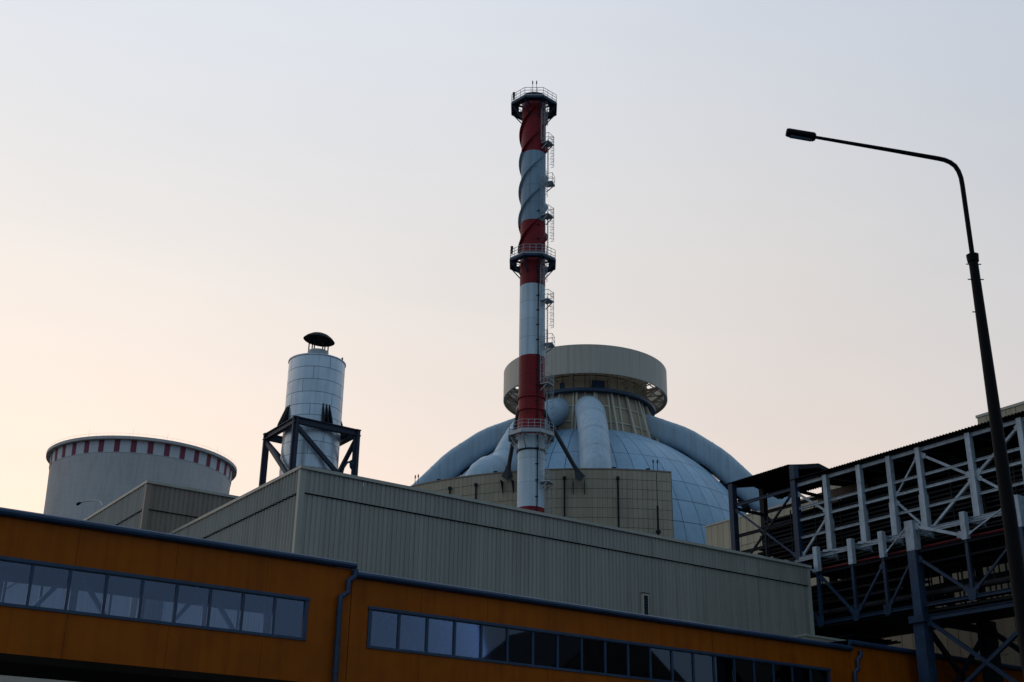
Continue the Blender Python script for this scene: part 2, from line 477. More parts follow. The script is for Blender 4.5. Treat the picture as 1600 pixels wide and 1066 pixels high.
for i, (x0, x1, zt, wa, wb) in enumerate(SECT):
    zl = zt-0.28
    if wa is None:
        wall_run(x0, x1, Z0, zl, 3.2)
    else:
        wall_run(x0, x1, ZW1+0.13, zl, 3.6)
        wall_run(x0, x1, Z0, ZW0-0.11, 3.6)
        wall_run(x0, wa-0.10, ZW0-0.11, ZW1+0.13, 3.6)
        wall_run(wb+0.10, x1, ZW0-0.11, ZW1+0.13, 3.6)
    # rear wall
    if i == 0:
        MB().box(x0, x1, GY1-0.08, GY1, Z0, ZW0).build('rear_wall', M['orange'], gal)
        MB().box(x0, x1, GY1-0.08, GY1, ZW1, zl).build('rear_wall', M['orange'], gal)
        rm = MB().box(-0.05, 0.05, 3.60, 3.71, ZW0, ZW1).mesh('rear_mullion', M['blue'])
        for k in range(NA+1):
            link('rear_mullion', rm, gal, (wa+k*PA-gal.location.x, 0, 0))
        MB().box(wb, x1, GY1-0.078, GY1-0.002, ZW0+0.002, ZW1-0.002).build('rear_wall', M['orange'], gal)
    else:
        MB().box(x0, x1, GY1-0.08, GY1, Z0, zl).build('rear_wall', M['orange'], gal)
    MB().box(x0, x1, GY0+0.09, GY1-0.09, Z0+0.02, Z0+0.30).build('floor_slab', M['dark'], gal)
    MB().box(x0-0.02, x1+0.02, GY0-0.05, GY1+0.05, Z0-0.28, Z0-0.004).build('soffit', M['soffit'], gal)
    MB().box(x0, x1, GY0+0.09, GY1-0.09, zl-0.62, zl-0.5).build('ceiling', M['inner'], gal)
    # blue eaves gutter, half round in section, then the roof sheet
    poly = [(GY0-0.02, zl), (GY0-0.14, zl), (GY0-0.22, zl+0.05), (GY0-0.25, zl+0.13), (GY0-0.23, zl+0.22), (GY0-0.15, zl+0.28), (GY0-0.02, zl+0.29)]
    MB().prism(poly, 'x', x0-0.05, x1+0.10).build('eaves_trim', M['blue'], gal)
    MB().add([(x0, GY0-0.02, zl+0.27), (x1, GY0-0.02, zl+0.27), (x1, (GY0+GY1)/2, zl+0.34), (x0, (GY0+GY1)/2, zl+0.34), (x1, GY1+0.1, zl+0.27), (x0, GY1+0.1, zl+0.27)],
             [(0, 1, 2, 3), (3, 2, 4, 5)]).build('roof', M['blue'], gal)
    MB().box(x0+0.004, x0+0.1, GY0+0.085, GY1-0.085, Z0, zl).build('end_wall', M['orange'], gal)
    MB().box(x1-0.1, x1-0.004, GY0+0.085, GY1-0.085, Z0, zl).build('end_wall', M['orange'], gal)
window_band(xA0, PA, NA, True)
window_band(xB0, PB, NB, False)
# the two lattice girders inside, seen through the panes
for x0, x1 in ((-6, 24.2), (24.4, 54.9)):
    k = 0; xx = x0+1.0
    while xx+2.7 < x1:
        a, b = (xx, xx+2.7)
        for yy in (GY1-0.5,):
            if k % 2 == 0: MB().bar((a, yy, Z0+0.5), (b, yy, ZW1+0.8), 0.16).build('girder_brace', M['pale'], gal)
            else: MB().bar((a, yy, ZW1+0.8), (b, yy, Z0+0.5), 0.16).build('girder_brace', M['pale'], gal)
            MB().bar((b, yy, Z0+0.3), (b, yy, ZW1+0.9), 0.18).build('girder_post', M['pale'], gal)
        xx += 2.7; k += 1
def downpipe(x, ztop):
    y = GY0-0.17
    MB().tube([(x+0.62, y-0.02, ztop), (x+0.62, y, ztop-0.28), (x+0.33, y, ztop-0.52), (x+0.33, y, ztop-1.0), (x, y, ztop-1.22), (x, y, ztop-1.6), (x, y, 4.0)], 0.115, 12).build('downpipe', M['blue'], gal)
    for z in (ztop-1.7, ztop-2.9, ztop-4.1):
        MB().tube([(x, y, z), (x, y, z-0.16)], 0.135, 12).build('pipe_clip', M['blue'], gal)
downpipe(23.74, 12.78)
downpipe(55.10, 12.55)
for x in (-2.0, 30.0, 54.0):
    for y in (GY0+0.5, GY1-0.5):
        MB().box(x-0.25, x+0.25, y-0.25, y+0.25, 0, Z0-0.284).build('pier', M['steel'], gal)

# ------------------------------------------------------------------ cooling tower
TC = Vector((166.0, 513.85, 0))
ta = math.atan2(TC.x, TC.y)
ct = thing('cooling_tower', 'grey concrete cooling tower with a ring of dark red patches below its rim', 'cooling tower', TC, -ta)
prof = []
for k in range(25):
    z = 3+k*(155.0-3)/24
    r = 36.8*math.sqrt(1+((z-128)/95.0)**2) if z < 128 else 36.8+0.72*((z-128)/27.0)**1.5
    prof.append((r, z))
outer = prof
inner = [(r-0.9, z) for r, z in reversed(prof)]
MB().lathe(outer+inner, n=96, closed=True).build('shell', M['conc'], ct, local=True)
MB().lathe([(37.5, 155.25), (38.8, 155.0), (39.45, 155.0), (39.5, 156.2), (36.6, 156.2), (36.6, 155.25)], n=96, closed=True).build('rim', M['conc'], ct, local=True)
MB().lathe([(37.30, 149.9), (37.46, 149.9), (37.68, 155.1), (37.45, 155.1)], n=96, closed=True).build('white_band', M['towerw'], ct, local=True)
pm = MB().lathe([(37.44, 150.1), (37.55, 150.1), (37.77, 155.0), (37.66, 155.0)], a0=-1.7, a1=1.7, n=3, closed=True).mesh('red_patch', M['towerr'])
for k in range(36):
    link('red_patch', pm, ct, (0, 0, 0), R(10*k+3))
rail = MB()
rail.lathe([(39.2, 157.3), (39.24, 157.3), (39.24, 157.34), (39.2, 157.34)], n=96, closed=True)
for k in range(72):
    a = R(5*k); rail.bar((39.2*math.sin(a), -39.2*math.cos(a), 156.1), (39.2*math.sin(a), -39.2*math.cos(a), 157.35), 0.035)
rail.build('handrail', M['galv'], ct, local=True)
for k in (-35, -8, 12, 48):
    a = R(k); MB().bar((38.8*math.sin(a), -38.8*math.cos(a), 156.0), (38.8*math.sin(a), -38.8*math.cos(a), 159.6), 0.05).build('lightning_rod', M['galv'], ct, local=True)

# ------------------------------------------------------------------ reactor building
DC = Vector((102.62, 129.20, 0))
da = R(38.459)
SZ, SR = 31.11, 24.75
rx = thing('reactor_dome', 'pale blue panelled reactor dome crowned by a wide beige ring', 'reactor building', DC, -da)
def sph(lat, phi, rad=SR):
    a, b = R(lat), R(phi)
    return (rad*math.cos(a)*math.sin(b), -rad*math.cos(a)*math.cos(b), SZ+rad*math.sin(a))
# under-skin that shows as the dark joints
prof = [((SR-0.12)*math.cos(R(x)), SZ+(SR-0.12)*math.sin(R(x))) for x in range(0, 70, 3)]
MB().lathe([(SR-0.12, 0.0)]+prof, n=96).build('under_skin', M['joint'], rx, local=True)
LAT = [1.5, 9.5, 17.5, 24.9, 32.4, 43.1, 55.0, 66.0]
def dome_panel(l0, l1, p0, p1, nl=4, npn=3):
    m = MB()
    vs = []; n2 = npn+1
    for rad in (SR, SR-0.10):
        for i in range(nl+1):
            for j in range(n2):
                vs.append(sph(l0+(l1-l0)*i/nl, p0+(p1-p0)*j/npn, rad))
    fs = []
    for i in range(nl):
        for j in range(npn):
            a = i*n2+j
            fs.append((a, a+1, a+n2+1, a+n2))
    K = (nl+1)*n2
    rim = [j for j in range(n2)]+[i*n2+npn for i in range(1, nl+1)]+[nl*n2+j for j in range(npn-1, -1, -1)]+[i*n2 for i in range(nl-1, 0, -1)]
    for i in range(len(rim)):
        a, b = rim[i], rim[(i+1) % len(rim)]
        fs.append((a, b, b+K, a+K))
    return m.add(vs, fs, True)
PH0 = -1.2
rest = MB()
for i in range(len(LAT)-1):
    l0, l1 = LAT[i]+0.10, LAT[i+1]-0.10
    cg = 0.09/math.cos(R((l0+l1)/2))
    me = dome_panel(l0, l1, PH0+cg, PH0+6-cg).mesh('dome_panel', M['dome'])
    for k in range(60):
        ph = k*6
        ph = ph-360 if ph > 180 else ph
        if -84 <= ph <= 90:
            link('dome_panel', me, rx, (0, 0, 0), R(ph))
        else:
            pm_ = dome_panel(l0, l1, PH0+cg+ph, PH0+6-cg+ph)
            rest.add(pm_.v, pm_.f, True)
rest.build('rear_dome_panel', M['dome'], rx, local=True, kind='stuff')
MB().lathe([(SR+0.02, 0), (SR+0.02, SZ+0.3), (SR-0.3, SZ+0.4)], n=96).build('drum', M['dome'], rx, local=True)
# neck
MB().lathe([(9.9, 52.6), (8.6, 59.4), (8.3, 64.0), (0.01, 64.6)], n=72).build('neck_core', M['groove'], rx, local=True)
def neck_r(z): return 10.0-(z-52.6)*0.2 if z < 59.4 else 8.64
rows = [(52.7, 54.9), (55.0, 57.2), (57.3, 59.3), (59.4, 61.6), (61.7, 63.9)]
for z0, z1 in rows:
    me = MB().lathe([(neck_r(z0)-0.1, z0+0.05), (neck_r(z0)+0.02, z0+0.05), (neck_r(z1)+0.02, z1), (neck_r(z1)-0.1, z1)], a0=0.35, a1=9.65, n=2, closed=True).mesh('neck_panel', M['neck'])
    for k in range(36):
        link('neck_panel', me, rx, (0, 0, 0), R(10*k))
rib = MB().bar((0, -neck_r(52.7)-0.06, 52.7), (0, -neck_r(59.3)-0.06, 59.3), 0.24, 0.3).mesh('neck_rib', M['neckrib'])
for k in range(36): link('neck_rib', rib, rx, (0, 0, 0), R(10*k))
for z in (54.95, 57.25):
    r0 = neck_r(z)
    MB().lathe([(r0, z-0.09), (r0+0.16, z-0.09), (r0+0.16, z+0.09), (r0, z+0.09)], n=72, closed=True).build('neck_hoop', M['neckrib'], rx, local=True)
st = MB().bar((0, -8.95, 59.1), (0, -10.75, 53.1), 0.26, 0.26).mesh('strut', M['neckrib'])
for k in range(24): link('strut', st, rx, (0, 0, 0), R(15*k+8))
# walkway ring and the beige crown
MB().lathe([(8.7, 59.15), (9.7, 59.15), (9.7, 59.55), (8.7, 59.55)], n=96, closed=True).build('walkway_ring', M['blue'], rx, local=True)
MB().lathe([(11.27, 60.94), (11.45, 60.94), (11.45, 65.0), (11.27, 65.0)], n=128, closed=True).build('crown_ring', M['ring'], rx, local=True)
for z in (61.2, 63.0, 64.7):
    MB().lathe([(11.0, z-0.08), (11.26, z-0.08), (11.26, z+0.08), (11.0, z+0.08)], n=96, closed=True).build('ring_stiffener', M['neck'], rx, local=True)
tr = MB()
tr.bar((0, -8.66, 61.1), (0, -11.05, 61.25), 0.14)
tr.bar((0, -8.66, 59.7), (0, -11.05, 61.2), 0.14)
tr.bar((0, -8.66, 63.2), (0, -11.05, 61.3), 0.14)
tr.bar((0, -8.66, 63.6), (0, -11.05, 64.6), 0.14)
trm = tr.mesh('ring_bracket', M['neck'])
for k in range(24): link('ring_bracket', trm, rx, (0, 0, 0), R(15*k+5))
lb = MB().lathe([(8.66, 59.9), (9.0, 59.9), (9.0, 60.85), (8.66, 60.85)], a0=4.5, a1=17.0, n=6, closed=True).build('louvre_box', M['blue'], rx, local=True)
for k in range(9):
    a = R(5.2+k*1.4)
    MB().bar((9.03*math.sin(a), -9.03*math.cos(a), 59.98), (9.03*math.sin(a), -9.03*math.cos(a), 60.78), 0.08).build('slat', M['steel'], lb, local=True)
lb = MB().lathe([(8.66, 59.75), (8.95, 59.75), (8.95, 60.7), (8.66, 60.7)], a0=-22, a1=-18.5, n=3, closed=True).build('louvre_box', M['blue'], rx, local=True)
# air ducts over the dome
def duct(phi, rad=1.95, label=None, wide=None):
    RC = SR+(0.55 if wide is None else 0.38)+rad
    pts = []
    def polar(th): return (RC*math.sin(R(th)), SZ+RC*math.cos(R(th)))
    raw = [(6.4, 57.7), polar(17), polar(31), polar(43), polar(52.5), (23.9, 44.7)]+([(28.0, 43.2), (29.6, 41.4), (29.8, 37)] if abs(phi) > 10 else [(25.2, 43.2), (25.9, 41.0), (26.0, 36)])
    # round each bend slightly, leave the straight runs straight
    path = [raw[0]]
    for i in range(1, len(raw)-1):
        a, b, c = Vector(raw[i-1]), Vector(raw[i]), Vector(raw[i+1])
        path += [tuple(b+(a-b).normalized()*0.7), tuple(b+(c-b).normalized()*0.7)]
    path.append(raw[-1])
    s, c = math.sin(R(phi)), math.cos(R(phi))
    wd = wide or rad
    ex = 1.0 if wide is None else 0.55
    tv = Vector((c, s, 0))
    N = 36
    def section(i, grow=0.0):
        p = Vector(path[i])
        q0, q1 = Vector(path[max(0, i-1)]), Vector(path[min(len(path)-1, i+1)])
        d2 = (q1-q0).normalized()
        nv = Vector((s*d2.y, -c*d2.y, -d2.x))       # normal in the duct's own plane
        ctr = Vector((p.x*s, -p.x*c, p.y))
        o_ = []
        for j in range(N):
            t = 2*math.pi*j/N
            ca_, sa_ = math.cos(t), math.sin(t)
            ca_ = math.copysign(abs(ca_)**ex, ca_); sa_ = math.copysign(abs(sa_)**ex, sa_)
            o_.append(ctr+nv*ca_*(rad+grow)+tv*sa_*(wd+grow))
        return o_
    vs = []; fs = []
    for i in range(len(path)): vs += section(i)
    for i in range(len(path)-1):
        for j in range(N):
            fs.append((i*N+j, i*N+(j+1) % N, (i+1)*N+(j+1) % N, (i+1)*N+j))
    fs.append(tuple(range(N))[::-1]); fs.append(tuple((len(path)-1)*N+j for j in range(N)))
    d = MB().add(vs, fs, True).build('air_duct', M['duct'], rx, local=True, label=label)
    # raised seam bands between the duct lengths
    for i in range(1, len(path)-2):
        a_, b_ = Vector(path[i]), Vector(path[i+1])
        L_ = (b_-a_).length
        if L_ < 2.0: continue
        k_ = max(1, int(L_/2.4))
        for q in range(1, k_+1):
            f0, f1 = (q-0.03)/(k_+0.5), (q+0.03)/(k_+0.5)
            s0 = [x.lerp(y, f0) for x, y in zip(section(i, 0.025), section(i+1, 0.025))]
            s1 = [x.lerp(y, f1) for x, y in zip(section(i, 0.025), section(i+1, 0.025))]
            MB().add(s0+s1, [(j, (j+1) % N, N+(j+1) % N, N+j) for j in range(N)], True).build('seam_band', M['duct'], d, local=True)
    return d
duct(2.8, 1.88, 'air duct running straight down the front of the dome')
duct(-24.5, 1.88, 'air duct bending out at the lower left, partly behind the chimney')
duct(-77, 1.70, wide=2.0, label='air duct along the left edge of the dome')
duct(77, 1.70, wide=2.0, label='air duct along the right edge of the dome')
duct(150, 1.75); duct(-150, 1.75)
# saddle blocks in the gap below the left and right ducts
sb = MB()
for ph in (-77, 77):
    for th in (24, 33, 41, 49, 57, 65):
        s, c = math.sin(R(ph)), math.cos(R(ph))
        for off in (-0.95, 0.95):
            p = [((SR+x)*math.sin(R(th)), SZ+(SR+x)*math.cos(R(th))) for x in (0.0, 0.9)]
            q = [(r*s+off*c, -r*c+off*s, z) for r, z in p]
            MB().bar(q[0], q[1], 1.5, 0.35, upv=(c, s, 0)).build('duct_saddle', M['dark'], rx, local=True)
    for off in (-0.75, 0.75):
        pth = []
        for th in range(22, 70, 4):
            r, z = (SR+0.42)*math.sin(R(th)), SZ+(SR+0.42)*math.cos(R(th))
            s, c = math.sin(R(ph)), math.cos(R(ph))
            pth.append((r*s+off*c, -r*c+off*s, z))
        MB().tube(pth, 0.12, 6).build('duct_rail', M['dark'], rx, local=True)

# annular block in front of the dome
AR, AZ = 33.13, 41.38
an = thing('annular_block', 'curved yellowish panelled block wrapped round the foot of the dome', 'building', DC, -da)
A0, A1 = -75.0, 16.4
MB().lathe([(25.2, 0), (AR-0.12, 0), (AR-0.12, AZ-0.15), (25.2, AZ-0.9)], a0=A0, a1=A1, n=60, closed=True, smooth=True).build('wall_core', M['groove'], an, local=True)
MB().lathe([(AR-0.5, AZ-0.14), (AR+0.06, AZ-0.14), (AR+0.06, AZ), (AR-0.5, AZ)], a0=A0, a1=A1+0.05, n=60, closed=True).build('coping', M['clad2'], an, local=True)
ch = 1.07
NP = 54
dphi = (A1-A0)/NP/1.0
dphi = (A1-A0)/round((A1-A0)*math.pi/180*AR/1.1)
nph = round((A1-A0)/dphi)
lowm = MB(); cnt = 0
def apanel(a0, z0, z1):
    m = MB()
    for u, v in ((0.0, 0.5), (0.5, 1.0)):
        p0, p1 = a0+dphi*u+0.022, a0+dphi*v-0.022
        m.lathe([(AR-0.13, z0+0.022), (AR, z0+0.022), (AR, z1-0.022), (AR-0.13, z1-0.022)], a0=p0, a1=p1, n=1, closed=True, smooth=False)
    return m
zt = AZ-0.145
for row in range(12):
    z1 = zt-row*ch; z0 = z1-ch
    me = apanel(0, z0, z1).mesh('wall_panel', M['annex'])
    for k in range(nph):
        a = A0+k*dphi
        if row < 8 and a > -40:
            cnt += 1
            link('wall_panel', me, an, (0, 0, 0), R(a))
        else:
            p = apanel(a, z0, z1); lowm.add(p.v, p.f)
lowm.build('lower_wall_panel', M['annex'], an, local=True, kind='stuff')
# end wall panels at the cut on the right
s, c = math.sin(R(A1)), math.cos(R(A1))
ew = MB()
ew.add([((25.2)*s+0.05*c, -25.2*c+0.05*s, 0), (AR*s+0.05*c, -AR*c+0.05*s, 0), (AR*s+0.05*c, -AR*c+0.05*s, AZ-0.15), (25.2*s+0.05*c, -25.2*c+0.05*s, AZ-0.9)], [(0, 1, 2, 3)])
ew.build('end_wall', M['annex'], an, local=True)
for a, ztop in ((-27.3, AZ-1.1), (-21.5, AZ-1.1), (-4.0, AZ-1.0), (6.0, AZ-1.0)):
    s, c = math.sin(R(a)), math.cos(R(a))
    pp = MB().tube([((AR+0.17)*s, -(AR+0.17)*c, ztop), ((AR+0.17)*s, -(AR+0.17)*c, 12)], 0.10, 8).build('drain_pipe', M['dark'], an, local=True)
    MB().bar(((AR+0.2)*s, -(AR+0.2)*c, ztop+0.02), ((AR+0.2)*s, -(AR+0.2)*c, ztop-0.30), 0.34, 0.32).build('hopper', M['dark'], pp, local=True)
for a in (-30.6, -17.8, 5.4, 12):
    s, c = math.sin(R(a)), math.cos(R(a))
    MB().bar(((AR-0.3)*s, -(AR-0.3)*c, AZ), ((AR-0.3)*s, -(AR-0.3)*c, AZ+0.22), 0.45, 0.3).build('parapet_fitting', M['dark'], an, local=True)
# paired aerials on the parapet and the mast in front of the wall
for a in (-37.0, 13.1):
    for d in (0.0, 0.85):
        s, c = math.sin(R(a+d)), math.cos(R(a+d))
        m = MB().tube([((AR-0.35)*s, -(AR-0.35)*c, AZ-0.05), ((AR-0.35)*s, -(AR-0.35)*c, AZ+1.25)], 0.035, 6)
        m.tube([((AR-0.35)*s, -(AR-0.35)*c, AZ+0.95), ((AR-0.35)*s, -(AR-0.35)*c, AZ+1.3)], [0.09, 0.07], 6)
        m.build('aerial', M['dark'], an, local=True)
s, c = math.sin(R(13.2)), math.cos(R(13.2))
rod = MB().tube([((AR+0.6)*s, -(AR+0.6)*c, 0), ((AR+0.6)*s, -(AR+0.6)*c, 37.2)], 0.11, 8)
rod.tube([((AR+0.6)*s, -(AR+0.6)*c, 37.2), ((AR+0.6)*s, -(AR+0.6)*c, 40.9)], 0.04, 6)
rod.tube([((AR+0.6)*s, -(AR+0.6)*c, 34.2), ((AR+0.6)*s, -(AR+0.6)*c, 34.5)], 0.28, 8)
o = rod.build('lightning_mast', M['dark'])
o.location = DC; o.rotation_euler = (0, 0, -da)
o['label'] = 'slim dark lightning mast in front of the right end of the curved block'; o['category'] = 'mast'

# ------------------------------------------------------------------ chimney
CC = Vector((73.86, 102.20, 0))
ca = math.atan2(CC.x, CC.y)
cy = thing('chimney', 'tall red and white striped chimney with three railed platforms', 'chimney', CC, -ca)
CR = 1.42
def cband(z0, z1, m, nm='shell_band'):
    return MB().lathe([(CR-0.03, z0), (CR, z0), (CR, z1), (CR-0.03, z1)], n=48, closed=True).build(nm, m, cy, local=True)
MB().lathe([(CR-0.2, 0), (CR-0.03, 0), (CR-0.03, 85.2), (CR-0.2, 85.2)], n=40, closed=True).build('flue', M['dark'], cy, local=True)
def rings_(z0, z1, m):
    n = max(1, round((z1-z0)/2.3)); h = (z1-z0)/n
    for k in range(n):
        cband(z0+k*h+(0.012 if k else 0), z0+(k+1)*h-0.012, m)
rings_(77.4, 84.7, M['red']); rings_(68.4, 77.4, M['greyband']); rings_(60.45, 68.4, M['red'])
rings_(52.0, 60.45, M['white']); rings_(43.0, 52.0, M['red']); rings_(35.2, 43.0, M['white']); rings_(10, 35.2, M['red']); cband(0, 10, M['conc'])
MB().lathe([(CR-0.02, 84.7), (CR+0.12, 84.7), (CR+0.12, 85.2), (CR-0.2, 85.2)], n=40, closed=True).build('cap_ring', M['dark'], cy, local=True)
for z in (41.36, 45.82, 47.25):
    MB().lathe([(CR, z-0.07), (CR+0.13, z-0.07), (CR+0.13, z+0.07), (CR, z+0.07)], n=48, closed=True).build('flange', M['red'] if z > 43 else M['dark'], cy, local=True)
# helical strakes, three starts, painted with the band they cross
PITCH = 11.4
for kst in range(3):
    for (za, zb, mm) in ((77.4, 83.2, 'red'), (68.4, 77.4, 'greyband'), (64.8, 68.4, 'red')):
        n = int((zb-za)/0.3)
        vs = []; fs = []
        for i in range(n+1):
            z = za+(zb-za)*i/n
            a = 2*math.pi*(z/PITCH+kst/3.0)+R(20)
            s_, c_ = math.sin(a), -math.cos(a)
            for rr, dz in ((CR-0.02, -0.04), (CR+0.30, -0.04), (CR+0.30, 0.04), (CR-0.02, 0.04)):
                vs.append((rr*s_, rr*c_, z+dz))
        for i in range(n):
            for j in range(4):
                a_, b_ = i*4+j, i*4+(j+1) % 4
                fs.append((a_, b_, b_+4, a_+4))
        MB().add(vs, fs, True).build('strake', M[mm], cy, local=True)
def platform(zd, rp, drop, n=8, m=M['steel'], rot=22.5):
    def pt(k, r, z):
        a = R(rot+360.0*k/n); return (r*math.sin(a), -r*math.cos(a), z)
    deck = MB()
    vs = []; fs = []
    for k in range(n):
        vs += [pt(k, rp, zd), pt(k, rp, zd-0.1), pt(k, CR+0.5, zd-0.1), pt(k, CR+0.5, zd)]
    for k in range(n):
        a, b = 4*k, 4*((k+1) % n)
        for j in range(4):
            fs.append((a+j, b+j, b+(j+1) % 4, a+(j+1) % 4))
    deck.add(vs, fs)
    p = deck.build('platform', m, cy, local=True)
    for k in range(n):
        MB().bar(pt(k, rp, zd-0.10), pt(k+1, rp, zd-0.10), 0.14, 0.28).build('edge_beam', m, p, local=True)
        MB().bar(pt(k, rp-0.08, zd-0.16), pt(k, CR+0.05, zd-0.16), 0.14, 0.2).build('joist', m, p, local=True)
        MB().bar(pt(k, rp-0.15, zd-0.25), pt(k, CR+0.02, zd-drop), 0.12).build('knee_brace', m, p, local=True)
        rl = MB()
        for t in range(3):
            f = t/3.0
            q = Vector(pt(k, rp, zd)).lerp(Vector(pt(k+1, rp, zd)), f)
            rl.bar(q, q+Vector((0, 0, 1.15)), 0.05)
        for h in (0.4, 0.78, 1.15):
            rl.bar(Vector(pt(k, rp, zd+h)), Vector(pt(k+1, rp, zd+h)), 0.045)
        rl.bar(Vector(pt(k, rp, zd+0.12)), Vector(pt(k+1, rp, zd+0.12)), 0.03, 0.18)
        rl.build('railing', M['galv'], p, local=True)
    return p
platform(83.9, 2.85, 1.9)
platform(63.48, 2.72, 1.7)
platform(43.1, 2.55, 1.7, m=M['galv'])
for d in (-0.18, 0.28):
    m = MB().tube([(d, -2.3, 83.9), (d, -2.3, 86.0)], 0.028, 6)
    m.tube([(d, -2.3, 85.8), (d, -2.3, 86.2)], [0.08, 0.05], 6)
    m.build('aerial', M['dark'], cy, local=True)
for z, k in ((84.6, -60), (64.3, -58)):
    a = R(k); MB().tube([(2.75*math.sin(a), -2.75*math.cos(a), z-0.4), (2.75*math.sin(a), -2.75*math.cos(a), z+0.55)], [0.1, 0.16], 8).build('warning_lamp', M['dark'], cy, local=True)
# ladders in staggered flights with cages and rest platforms
def ladder(z0, z1, ang, cage=True):
    a = R(ang)
    er = Vector((math.sin(a), -math.cos(a), 0)); et = Vector((math.cos(a), math.sin(a), 0))
    l = MB()
    base = er*(CR+0.28)
    for s_ in (-0.24, 0.24):
        l.bar(base+et*s_+Vector((0, 0, z0)), base+et*s_+Vector((0, 0, z1)), 0.06)
    z = z0+0.15
    while z < z1:
        l.bar(base-et*0.24+Vector((0, 0, z)), base+et*0.24+Vector((0, 0, z)), 0.03); z += 0.32
    ld = l.build('ladder', M['galv'], cy, local=True)
    if cage:
        cg = MB()
        z = z0+2.0
        while z < z1+0.6:
            prev = None
            for t in range(9):
                b = R(-100+25*t)
                q = base+er*(0.33+0.38*math.cos(b))+et*(0.38*math.sin(b))+Vector((0, 0, z))
                if prev is not None: cg.bar(prev, q, 0.035)
                prev = q
            z += 0.75
        for t in (1, 3, 4, 5, 7):
            b = R(-100+25*t)
            q = base+er*(0.33+0.38*math.cos(b))+et*(0.38*math.sin(b))
            cg.bar(q+Vector((0, 0, z0+2.0)), q+Vector((0, 0, z1+0.5)), 0.03)
        cg.build('safety_cage', M['galv'], ld, local=True)
def rest(z, ang):
    a = R(ang)
    er = Vector((math.sin(a), -math.cos(a), 0)); et = Vector((math.cos(a), math.sin(a), 0))
    Z = Vector((0, 0, z))
    d = MB()
    d.bar(er*(CR+0.02)+Z, er*(CR+1.0)+Z, 1.3, 0.1)
    d.bar(er*CR+et*0.5+Z-Vector((0, 0, 0.7)), er*(CR+0.9)+et*0.5+Z, 0.09)
    d.bar(er*CR-et*0.5+Z-Vector((0, 0, 0.7)), er*(CR+0.9)-et*0.5+Z, 0.09)
    p = d.build('rest_platform', M['galv'], cy, local=True)
    r_ = MB()
    pts = [er*(CR+0.1)+et*0.62, er*(CR+0.97)+et*0.62, er*(CR+0.97)-et*0.62, er*(CR+0.1)-et*0.62]
    for q in pts: r_.bar(q+Z, q+Z+Vector((0, 0, 1.1)), 0.045)
    for h in (0.55, 1.1):
        for i in range(3): r_.bar(pts[i]+Z+Vector((0, 0, h)), pts[i+1]+Z+Vector((0, 0, h)), 0.04)
    r_.build('railing', M['galv'], p, local=True)
FL = [(78.6, 83.8, 38), (73.8, 79.2, 78), (69.2, 74.1, 38), (64.2, 69.8, 78), (58.6, 63.6, 38), (53.6, 59.2, 78), (48.8, 54.2, 40), (43.5, 49.4, 76), (38.0, 42.9, 38), (30.0, 38.6, 76)]
for z0, z1, a in FL: ladder(z0, z1, a)
for z, a in ((78.4, 58), (73.4, 76), (68.9, 58), (58.4, 58), (53.4, 76), (48.6, 58), (37.8, 60)): rest(z, a)
pp = MB().tube([(1.55*math.sin(R(25)), -1.55*math.cos(R(25)), 25), (1.55*math.sin(R(25)), -1.55*math.cos(R(25)), 62)], 0.06, 8).build('cable_conduit', M['dark'], cy, local=True)
for k in range(20):
    z = 36.2+k*1.75
    a = R(25)
    MB().bar((CR*math.sin(a)-0.18, -CR*math.cos(a)-0.05, z), (CR*math.sin(a)+0.18, -CR*math.cos(a)-0.12, z), 0.1, 0.08).build('clip', M['dark'], pp, local=True)
# stays down to the curved wall
for (W0, ang) in (((76.06, 109.41, 40.9), -80), ((81.46, 103.72, 40.5), 62)):
    w = Matrix.Rotation(ca, 4, 'Z') @ (Vector(W0)-CC)
    out = Matrix.Rotation(ca, 4, 'Z') @ ((Vector((W0[0], W0[1], 0))-DC).normalized())
    a = R(ang)
    top = Vector((CR*math.sin(a), -CR*math.cos(a), 45.8))
    foot = w+out*0.55
    sv = MB().tube([top, foot], 0.24, 12).build('stay', M['staym'], cy, local=True)
    sd_ = out.cross(Vector((0, 0, 1)))
    dn = (foot-top).normalized()
    MB().tube([foot-dn*1.3, foot-dn*0.5, foot+dn*0.35], [0.26, 0.36, 0.66], 4, smooth=False).build('anchor_box', M['staym'], sv, local=True)
    for q in (-0.62, 0.62):
        b0 = w+sd_*q
        MB().add([tuple(b0+out*1.0+Vector((0, 0, -0.7))), tuple(b0+out*0.03+Vector((0, 0, -0.7))), tuple(b0+out*0.03+Vector((0, 0, -2.1))),
                  tuple(b0+out*1.0+sd_*0.06+Vector((0, 0, -0.7))), tuple(b0+out*0.03+sd_*0.06+Vector((0, 0, -0.7))), tuple(b0+out*0.03+sd_*0.06+Vector((0, 0, -2.1)))],
                 [(0, 1, 2), (3, 5, 4), (0, 2, 5, 3), (0, 3, 4, 1), (1, 4, 5, 2)]).build('gusset', M['tray'], sv, local=True)

